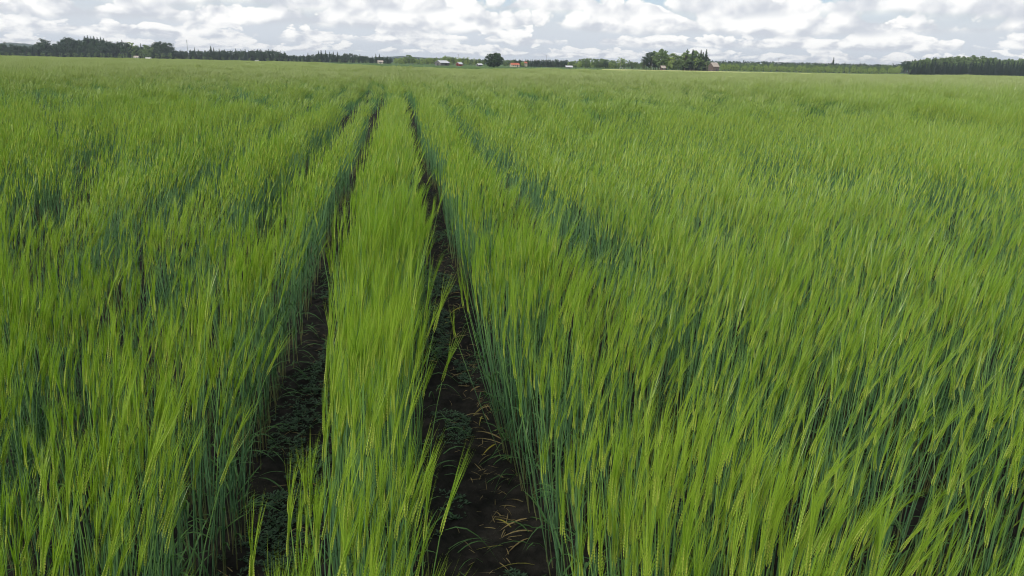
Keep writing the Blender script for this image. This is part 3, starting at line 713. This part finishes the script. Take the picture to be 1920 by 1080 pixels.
def far_wood():
    """remote woods that read as one mass: joined low trees on the rim of the plain"""
    mb = MB(); r = random.Random(5)
    def row(px0, px1, t0, t1, D, step):
        D *= FAR
        px = px0
        while px < px1:
            top = t0+(t1-t0)*(px-px0)/(px1-px0)+r.gauss(0, .6); p = spot(px, D+r.uniform(-60, 60)); h = height_at(px, top, D); w = h*r.uniform(.22, .4)
            for k in range(26):
                z = r.random()**.8; rad = w*(1-z)**.7; a = r.uniform(0, 6.28)
                leaf_quad(mb, p+Vector((math.cos(a)*rad, math.sin(a)*rad, z*h)), r, h*.14)
            px += step*r.uniform(.6, 1.4)
    row(1335, 1700, 114.5, 122, 1250, 2.2); row(1335, 1700, 118, 124, 1150, 2.5)
    row(730, 930, 109, 113, 1400, 1.6); row(-60, 340, 88, 96, 1250, 2.6); row(320, 700, 99, 109, 1250, 2.6); row(930, 1210, 114, 119, 1250, 2.2); row(1690, 1960, 115, 117, 1050, 2.6)
    o = mb.obj('far_wood', M_SPRUCE); tag(o, 'remote dark woods along the horizon', 'wood', None, 'stuff')
far_wood()
def hills():
    m = MB(); vs = []; fs = []; n = 0; r = random.Random(3)
    for px in range(-160, 2080, 10):
        base = 82 if px < 60 else 82+ (px-60)*.12 if px < 180 else 96+(px-180)*.02
        top = min(horizon_y(px)-4.0, {True: 79.5+abs(px-20)*.09, False: 999}[px < 200], 105.3+abs(px-750)*.05 if 560 < px < 960 else 999)+r.uniform(-.5, .3)
        top = min(top, horizon_y(px)-4.0)
        D = 3200
        p = spot(px, D); z = CAM_H+D*pix_dir(px, top).z/pix_dir(px, top).y
        q = spot(px, D-500); w = spot(px, D+700)
        vs += [(q.x, q.y, -2), (p.x, p.y, z), (w.x, w.y, -2)]
        n += 1
    for i in range(n-1):
        for k in range(2): fs.append((3*i+k, 3*i+3+k, 3*i+4+k, 3*i+1+k))
    m.add(vs, fs); o = m.obj('hills', M_SPRUCE, smooth=False); tag(o, 'low wooded blue hills on the horizon', None, None, 'structure')
hills()

# ------------------------------------------------------------------ buildings
M_GREYBOARD = plain('weathered_grey_boards', (0.10, 0.10, 0.10), (0.17, 0.165, 0.16), 1.5, 0.9, stretch=(3, 3, .2))
M_REDBOARD = plain('red_ochre_boards', (0.20, 0.035, 0.025), (0.28, 0.055, 0.04), 1.5, 0.9, stretch=(3, 3, .2))
M_REDBROWN = plain('faded_red_boards', (0.10, 0.075, 0.068), (0.14, 0.105, 0.095), 1.5, 0.9, stretch=(3, 3, .2))
M_ZINC = plain('sheet_metal_roof', (0.42, 0.43, 0.46), (0.56, 0.56, 0.58), .6, 0.5, 0.5, stretch=(4, 4, .3))
M_OLDROOF = plain('weathered_roof', (0.30, 0.25, 0.22), (0.42, 0.37, 0.33), 1.0, 0.8)
M_TILE = plain('red_tile_roof', (0.34, 0.10, 0.06), (0.44, 0.15, 0.09), 1.0, 0.8)
M_CREAM = plain('cream_paint', (0.38, 0.35, 0.27), (0.46, 0.42, 0.33), 1.0, 0.8)
M_WHITE = plain('white_paint', (0.58, 0.58, 0.57), (0.68, 0.68, 0.66), 1.0, 0.6)
M_DARK = plain('dark_opening', (0.012, 0.012, 0.013), (0.03, 0.03, 0.03), 1.0, 0.4, 0.5)
M_POLE = plain('pole_wood', (0.10, 0.085, 0.07), (0.16, 0.14, 0.12), 2.0, 0.9)
M_WIRE = plain('cable', (0.10, 0.10, 0.10), (0.14, 0.14, 0.14), 1.0, 0.5)
M_TYRE = plain('tyre_rubber', (0.015, 0.015, 0.015), (0.025, 0.025, 0.025), 1.0, 0.8)
def barn(name, label, px, D, L, W, eave, ridge, rz, wall, roof, cat='barn', doors=(), windows=(), chimney=False, over=.45):
    """gabled building: long side along local x, gable ends at +-x"""
    D *= FAR; p = spot(px, D); e = empty(name, (p.x, p.y, p.z-.05), rz); tag(e, label, cat)
    m = MB(); a, b = L/2, W/2
    vs = [(-a, -b, 0), (a, -b, 0), (a, b, 0), (-a, b, 0), (-a, -b, eave), (a, -b, eave), (a, b, eave), (-a, b, eave), (-a, 0, ridge), (a, 0, ridge)]
    m.add(vs, [(0, 1, 5, 4), (2, 3, 7, 6), (1, 2, 6, 9, 5), (3, 0, 4, 8, 7)]); m.obj('wall', wall, e)
    rf = MB(); sl = (ridge-eave)/b; ex = b+over; t = .14
    for s in (-1, 1):
        q = [(-a-over, s*ex, eave-sl*over+.03), (a+over, s*ex, eave-sl*over+.03), (a+over, 0, ridge+.03), (-a-over, 0, ridge+.03)]
        q2 = [(x, y, z+t) for x, y, z in q]
        rf.add(q+q2, [(0, 1, 2, 3), (4, 5, 6, 7), (0, 1, 5, 4), (0, 3, 7, 4), (1, 2, 6, 5)])
    ro = rf.obj('roof', roof, e)
    if chimney:
        c = MB(); c.box((a*.25, .2, ridge+.45), (.7, .7, 1.5)); c.obj('chimney', M_REDBROWN, ro)
    def panel(side, u, z, w, h, nm, mat, fr):
        d = MB(); f = MB()
        if side in 'fb':
            y = -b if side == 'f' else b; s = -1 if side == 'f' else 1
            d.box((u, y+s*.02, z+h/2), (w, .06, h)); f.box((u, y+s*.03, z+h+.06), (w+.3, .10, .12)); 
            for k in (-1, 1): f.box((u+k*(w/2+.075), y+s*.03, z+h/2), (.15, .10, h))
        else:
            x = -a if side == 'l' else a; s = -1 if side == 'l' else 1
            d.box((x+s*.02, u, z+h/2), (.06, w, h)); f.box((x+s*.03, u, z+h+.06), (.10, w+.3, .12))
            for k in (-1, 1): f.box((x+s*.03, u+k*(w/2+.075), z+h/2), (.10, .15, h))
        o = d.obj(nm, mat, e); f.obj('frame', fr, o)
    for (side, u, w, h) in doors: panel(side, u, .05, w, h, 'door', M_DARK, wall)
    for (side, u, z, w, h) in windows: panel(side, u, z, w, h, 'window', M_DARK, M_WHITE)
    return e
barn('barn', 'long grey board barn with a bright silver roof', 829, 690, 12.5, 8.5, 2.9, 5.0, R(40), M_GREYBOARD, M_ZINC, doors=(('f', 1.5, 2.6, 2.4), ('l', 0, 2.2, 2.2)), over=.6)
barn('shed', 'small red shed with a silver roof beside the grey barn', 861.5, 690, 5.2, 4.2, 2.0, 3.6, R(40), M_REDBOARD, M_ZINC, 'shed', doors=(('l', 0, 1.4, 1.8),), windows=(('f', .6, .9, .8, .8),))
barn('shed', 'low grey shed with a pale roof between bushes near the lone round tree', 899, 690, 5.0, 4.0, 1.6, 2.7, R(25), M_GREYBOARD, M_ZINC, 'shed', doors=(('f', -.8, 1.2, 1.4),))
barn('house', 'cream house with a red tiled roof near the lone round tree', 965, 700, 9.0, 6.5, 2.2, 3.9, R(8), M_CREAM, M_TILE, 'house', doors=(('f', 2.2, 1.0, 1.9),), windows=(('f', -2.2, .8, 1.1, 1.1), ('f', 0, .8, 1.1, 1.1)), chimney=True)
barn('house', 'small house with an orange-red roof half hidden beside the dark plantation', 984, 790, 4.5, 4.5, 4.2, 5.7, R(30), M_CREAM, M_TILE, 'house', windows=(('f', 0, 2.6, 1.0, 1.1),), chimney=True)
barn('shed', 'small white-roofed shed in front of the rounded leafy wood', 1067, 640, 6.2, 4.4, 1.2, 2.4, R(-6), M_GREYBOARD, M_ZINC, 'shed', doors=(('f', 0, 1.6, 1.0),))
barn('barn', 'faded red-brown barn with a weathered roof beside the tall grove', 1338, 610, 7.6, 6.8, 4.6, 8.0, R(22), M_REDBROWN, M_OLDROOF, doors=(('f', 1.0, 1.8, 2.4),), windows=(('r', 0, 2.0, .8, .8),))
barn('outbuilding', 'red-brown outbuilding half hidden under the trees of the tall grove', 1243, 628, 4.4, 4.0, 2.4, 4.2, R(10), M_REDBROWN, M_OLDROOF, 'outbuilding', windows=(('f', 0, 1.0, .8, .8),))
barn('farmhouse', 'cream farmhouse with a dull roof tucked under dark spruces', 713, 860, 6.5, 5.0, 2.2, 3.8, R(10), M_CREAM, M_OLDROOF, 'house', windows=(('f', -1.5, .8, 1.0, 1.1), ('f', 1.3, .8, 1.0, 1.1)), doors=(('f', 0, .9, 1.9),))
barn('cottage', 'tiny white cottage with a grey roof at the foot of the tall dark wood', 255.5, 870, 5.2, 4.0, 1.9, 3.4, R(-8), M_WHITE, M_OLDROOF, 'cottage', windows=(('f', -1.2, .8, .8, .9), ('f', 1.2, .8, .8, .9)))

def van(px, D, label, col=M_WHITE, s=1.0):
    p = spot(px, D); e = empty('van', (p.x, p.y, p.z+.1), R(4)); e.scale = (s, s, s); tag(e, label, 'van')
    prof = [(-2.7, .35), (2.7, .35), (2.75, 1.0), (2.0, 1.25), (1.35, 2.3), (1.0, 2.45), (-2.5, 2.45), (-2.72, 2.2)]
    m = MB(); n = len(prof)
    vs = [(x, y, z) for y in (-1, 1) for x, z in prof]
    m.add(vs, [tuple(range(n))[::-1], tuple(range(n, 2*n))]+[(i, (i+1) % n, n+(i+1) % n, n+i) for i in range(n)]); m.obj('body', col, e)
    for y in (-1.01, 1.01):
        w = MB(); w.add([(1.0, y, 1.35), (1.75, y, 1.35), (1.25, y, 2.15), (1.0, y, 2.15)], [(0, 1, 2, 3)]); w.obj('window', M_DARK, e)
    w = MB(); w.add([(1.99, -.85, 1.30), (1.99, .85, 1.30), (1.40, .8, 2.26), (1.40, -.8, 2.26)], [(0, 1, 2, 3)]); w.obj('windscreen', M_DARK, e)
    for x in (-1.7, 1.75):
        for y in (-.95, .95):
            w = MB(); w.tube([(x, y-.12, .36), (x, y+.12, .36)], [.36, .36], 14); wo = w.obj('wheel', M_TYRE, e)
            h = MB(); h.tube([(x, y-.135, .36), (x, y+.135, .36)], [.2, .2], 10); h.obj('rim', M_ZINC, wo)
van(279.5, 640, 'bright white van parked on the gravel road before the tall dark wood')
van(482.5, 640, 'small white van far along the gravel road before the long dark wood', s=.75)

# ------------------------------------------------------------------ poles, wires, mast
def pole(px, top, D, label, arm=1.6, steel=False):
    D *= FAR; p = spot(px, D); h = height_at(px, top, D); e = empty('power_pole', p, R(10)); tag(e, label, 'power pole', 'power poles')
    m = MB(); m.tube([(0, 0, -.3), (0, 0, h)], [.16, .11], 8); m.obj('post', M_POLE, e)
    if arm:
        m = MB(); m.box((0, -.15, h-.35), (arm, .14, .16)); a = m.obj('crossarm', M_POLE, e)
        for x in (-arm*.45, 0, arm*.45):
            i = MB(); i.tube([(x, -.15, h-.27), (x, -.15, h-.05)], [.06, .05], 6); i.obj('insulator', M_WHITE, a)
    return p+Vector((0, 0, h-.12))
p1 = pole(1222, 106.3, 590, 'wooden power pole in front of the grove, nearer the birches')
p2 = pole(1324.5, 116, 590, 'wooden power pole between the grove and the red-brown barn')
p3 = pole(1458.5, 108.5, 760, 'tall power pole rising above the young trees', 3.0)
pole(1024, 103.8, 790, 'power pole rising above the dark plantation', 2.6)
pole(859.7, 102, 830, 'power pole rising behind the red shed', 2.4)
pole(1611, 115.5, 900, 'small power pole beyond the lone spruce', 2.4)
def wire(name, pts, label):
    m = MB()
    for a, b in zip(pts[:-1], pts[1:]):
        n = 14; m.tube([a.lerp(b, k/n)-Vector((0, 0, 4*(k/n)*(1-k/n)*.012*(b-a).length)) for k in range(n+1)], [.035]*(n+1), 4, 0, False)
    tag(m.obj(name, M_WIRE), label, 'cable', 'overhead cables')
wire('overhead_cable', [p1, p2], 'overhead cable strung between the two poles at the grove')
wire('overhead_cable', [spot(1198, 585*FAR)+Vector((0, 0, p1.z-spot(1198, 585*FAR).z+.1)), p1], 'overhead cable leaving the grove pole towards the birches')
def mast():
    D = 1000; p = spot(353, D); h = height_at(353, 74.5, D); e = empty('radio_mast', p); tag(e, 'thin lattice radio mast rising above the long dark wood', 'mast')
    m = MB(); w = .35
    for k in range(3):
        a = 2.094*k; m.tube([(w*math.cos(a), w*math.sin(a), 0), (w*math.cos(a), w*math.sin(a), h)], [.07, .07], 4)
    m.obj('leg', M_WIRE, e)
    m = MB(); z = 0; k = 0
    while z < h-1.2:
        a, b = 2.094*(k % 3), 2.094*((k+1) % 3); m.tube([(w*math.cos(a), w*math.sin(a), z), (w*math.cos(b), w*math.sin(b), z+1.2)], [.04, .04], 3); z += .6; k += 1
    m.obj('brace', M_WIRE, e)
mast()

# ------------------------------------------------------------------ rough margin of the field
def margin():
    r = random.Random(44); protos = []
    for k in range(4):
        mb = MB()
        for q in range(60):
            a = r.uniform(0, 6.28); d = .5*math.sqrt(r.random()); o = r.uniform(0, 6.28); l = r.uniform(.45, 1.0)
            b = Vector((math.cos(a)*d, math.sin(a)*d, 0)); t = Vector((math.cos(o), math.sin(o), 0)); ln = Vector((r.gauss(.1, .2), r.gauss(0, .2), 0))
            mb.ribbon([b, b+ln*l*.4+Vector((0, 0, l*.6)), b+ln*l+Vector((0, 0, l))], [.05, .04, 0], t, 0, True)
        p = bpy.data.objects.new('margin_grass', mb.mesh('margin_grass', [M_MARGIN])); protos.append(p)
    P, S, A = [], [], []
    for (x0, y0), (x1, y1) in zip(EDGE[:-1], EDGE[1:]):
        L = math.hypot(x1-x0, y1-y0)
        for q in range(int(L*5)):
            t = r.random(); e = 1+(r.random()**1.5*9.0)/math.hypot(x0, y0); x, y = (x0+(x1-x0)*t)*e, (y0+(y1-y0)*t)*e
            n = float(vnoise(x*.12, y*.12, 91)); s = .45+.75*n; P.append((x, y, -.08)); A.append((0, 0, r.uniform(0, 6.28))); S.append((1.2, 1.2, s*r.uniform(.7, 1.2)))
    scatter_object('field_margin', np.array(P), np.array([r.randrange(4) for _ in P]), np.array(A), np.array(S), protos, 'rough dark grass margin along the far edge of the barley', 'grass')
M_MARGIN = leafy('margin_grass', (0.05, 0.10, 0.028), (0.085, 0.14, 0.045), 0.3, 0.6, 0.2, 0.1)
margin()

# ------------------------------------------------------------------ weeds and litter on the tracks
M_WEED = leafy('weed_leaf', (0.028, 0.068, 0.034), (0.050, 0.100, 0.048), 0.25, 0.5, 0.35, 3.0)
M_DRY = leafy('withered_leaf', (0.20, 0.155, 0.065), (0.30, 0.24, 0.11), 0.25, 0.6, 0.25, 5.0)
M_YELLOW = leafy('yellowing_leaf', (0.34, 0.30, 0.04), (0.30, 0.32, 0.07), 0.3, 0.5, 0.3, 5.0)
def weeds():
    r = random.Random(12); mb = MB()
    for k in range(11000):
        c, w = TRACKS[r.random() < .52]
        y = .7+8*r.random()**1.6; x = c+r.gauss(0, w*.75)
        cover = float(vnoise(x*5, y*3.0, 77)) + (.10 if c < 0 else -.06 - .35*max(0, (x-c)/w)*.5)
        if cover < .40 or abs(x-c) > w*1.6: continue
        n = r.randint(4, 7); a0 = r.uniform(0, 6.28); h = r.uniform(.008, .03)
        for j in range(n):
            a = a0+6.283*j/n+r.gauss(0, .3); o = Vector((math.cos(a), math.sin(a), 0)); t = Vector((-o.y, o.x, 0)); l = r.uniform(.010, .024); wd = l*r.uniform(.28, .5)
            b = Vector((x, y, h*r.uniform(.4, 1)-.01)); up = r.uniform(.1, .8)
            mb.add([b, b+o*l*.5+t*wd*.5+Vector((0, 0, l*.5*up)), b+o*l+Vector((0, 0, l*.7*up)), b+o*l*.5-t*wd*.5+Vector((0, 0, l*.5*up))], [(0, 1, 2, 3)])
    o = mb.obj('weed_cover', M_WEED); tag(o, 'tiny dark green weeds covering the soil of the tracks', 'weeds', None, 'stuff')
weeds()
def blade(mb, x, y, z, a, l, w, up, drop, r):
    o = Vector((math.cos(a), math.sin(a), 0)); t = Vector((-o.y, o.x, 0)); b = Vector((x, y, z)); tw = r.uniform(-.4, .4)
    pts = [b+o*l*s+t*l*.25*tw*s*s+Vector((0, 0, up*l*s-drop*l*s*s)) for s in (0, .2, .4, .6, .8, 1)]
    mb.ribbon(pts, [w*.6, w, w, w*.8, w*.45, 0], (t+Vector((0, 0, r.uniform(-.5, .5)))).normalized(), 0, True)
def litter():
    r = random.Random(31); mb = MB()
    c, w = TRACKS[1]
    for k in range(60):                            # single withered leaves on the littered track
        m = MB(); y = 1.5+4.2*r.random()**1.5; x = c+w*r.triangular(.15, 1.15, .95); a = r.gauss(math.pi, .8)
        blade(m, 0, 0, 0, a, r.uniform(.07, .17), r.uniform(.004, .008), r.uniform(.1, .45), r.uniform(.25, .6), r)
        yel = r.random() < .2
        o = m.obj('withered_leaf', M_YELLOW if yel else M_DRY); o.location = (x, y, r.uniform(-.005, .02))
        tag(o, 'yellow dying barley leaf hanging over the littered wheel track' if yel else 'straw-coloured withered leaf lying on the littered wheel track', 'leaf', 'yellow dying leaves' if yel else 'withered leaves')
    for k in range(1500):
        c, w = TRACKS[r.random() < .6]; y = .8+9*r.random()**1.4; x = c+(r.uniform(-1.1, 1.1) if c < 0 else r.triangular(-.9, 1.15, .9))*w
        blade(mb, x, y, r.uniform(-.02, .005), r.uniform(0, 6.28), r.uniform(.02, .08), r.uniform(.0015, .004), r.uniform(0, .3), r.uniform(0, .3), r)
    tag(mb.obj('straw_litter', M_DRY), 'fine straw scraps scattered over the soil of the tracks', 'straw', None, 'stuff')
    gb = MB()                                       # green low leaves arching out of the crop over the tracks
    for k in range(620):
        c, w = TRACKS[k % 2]; sd = r.choice((-1, 1)); y = .8+9*r.random()**1.3; x = c+sd*w*r.uniform(.85, 1.25)
        a = (math.pi if sd > 0 else 0)+r.gauss(0, .7)
        blade(gb, x, y, r.uniform(0, .30)**1.3, a, r.uniform(.08, .20), r.uniform(.004, .007), r.uniform(.2, 1.0), r.uniform(.5, 1.4), r)
    tag(gb.obj('grass_fringe', M_LEAF), 'arching green lower leaves fringing the wheel tracks', 'grass', None, 'stuff')
litter()
def weed_clump():
    p = spot(995, 88); r = random.Random(8); mb = MB()
    for k in range(900):
        a = r.uniform(0, 6.28); d = r.random()**.6
        blade(mb, math.cos(a)*d*.75, math.sin(a)*d*.5, r.uniform(.2, .75), r.uniform(0, 6.28), r.uniform(.15, .4), .04, r.uniform(.6, 1.6), .6, r)
    e = empty('weed_clump', (p.x, p.y, 0)); tag(e, 'dark clump of tall weeds standing out of the barley towards the lone tree', 'weeds')
    o = mb.obj('foliage', M_DARKLEAF, e)
    s = MB()
    for k in range(12): s.tube([(r.uniform(-.5, .5), r.uniform(-.3, .3), 0), (r.uniform(-.6, .6), r.uniform(-.4, .4), 1.0)], [.012, .006], 4)
    s.obj('stem', M_STEM, e)
weed_clump()

# ------------------------------------------------------------------ haze
def haze():
    m = MB(); x0, x1, y0, y1, z0, z1 = -4200, 4800, -300, 4600, -4, 75
    m.box(((x0+x1)/2, (y0+y1)/2, (z0+z1)/2), (x1-x0, y1-y0, z1-z0))
    mat = bpy.data.materials.new('haze'); mat.use_nodes = True; nt = mat.node_tree; nt.nodes.clear()
    v = nt.nodes.new('ShaderNodeVolumePrincipled'); v.inputs['Color'].default_value = (.80, .88, 1, 1); v.inputs['Density'].default_value = 1.1e-4; v.inputs['Anisotropy'].default_value = .2
    o = nt.nodes.new('ShaderNodeOutputMaterial'); nt.links.new(v.outputs[0], o.inputs['Volume'])
    ob = m.obj('haze', mat); tag(ob, 'thin bluish summer haze over the plain', 'haze', None, 'stuff')
haze()
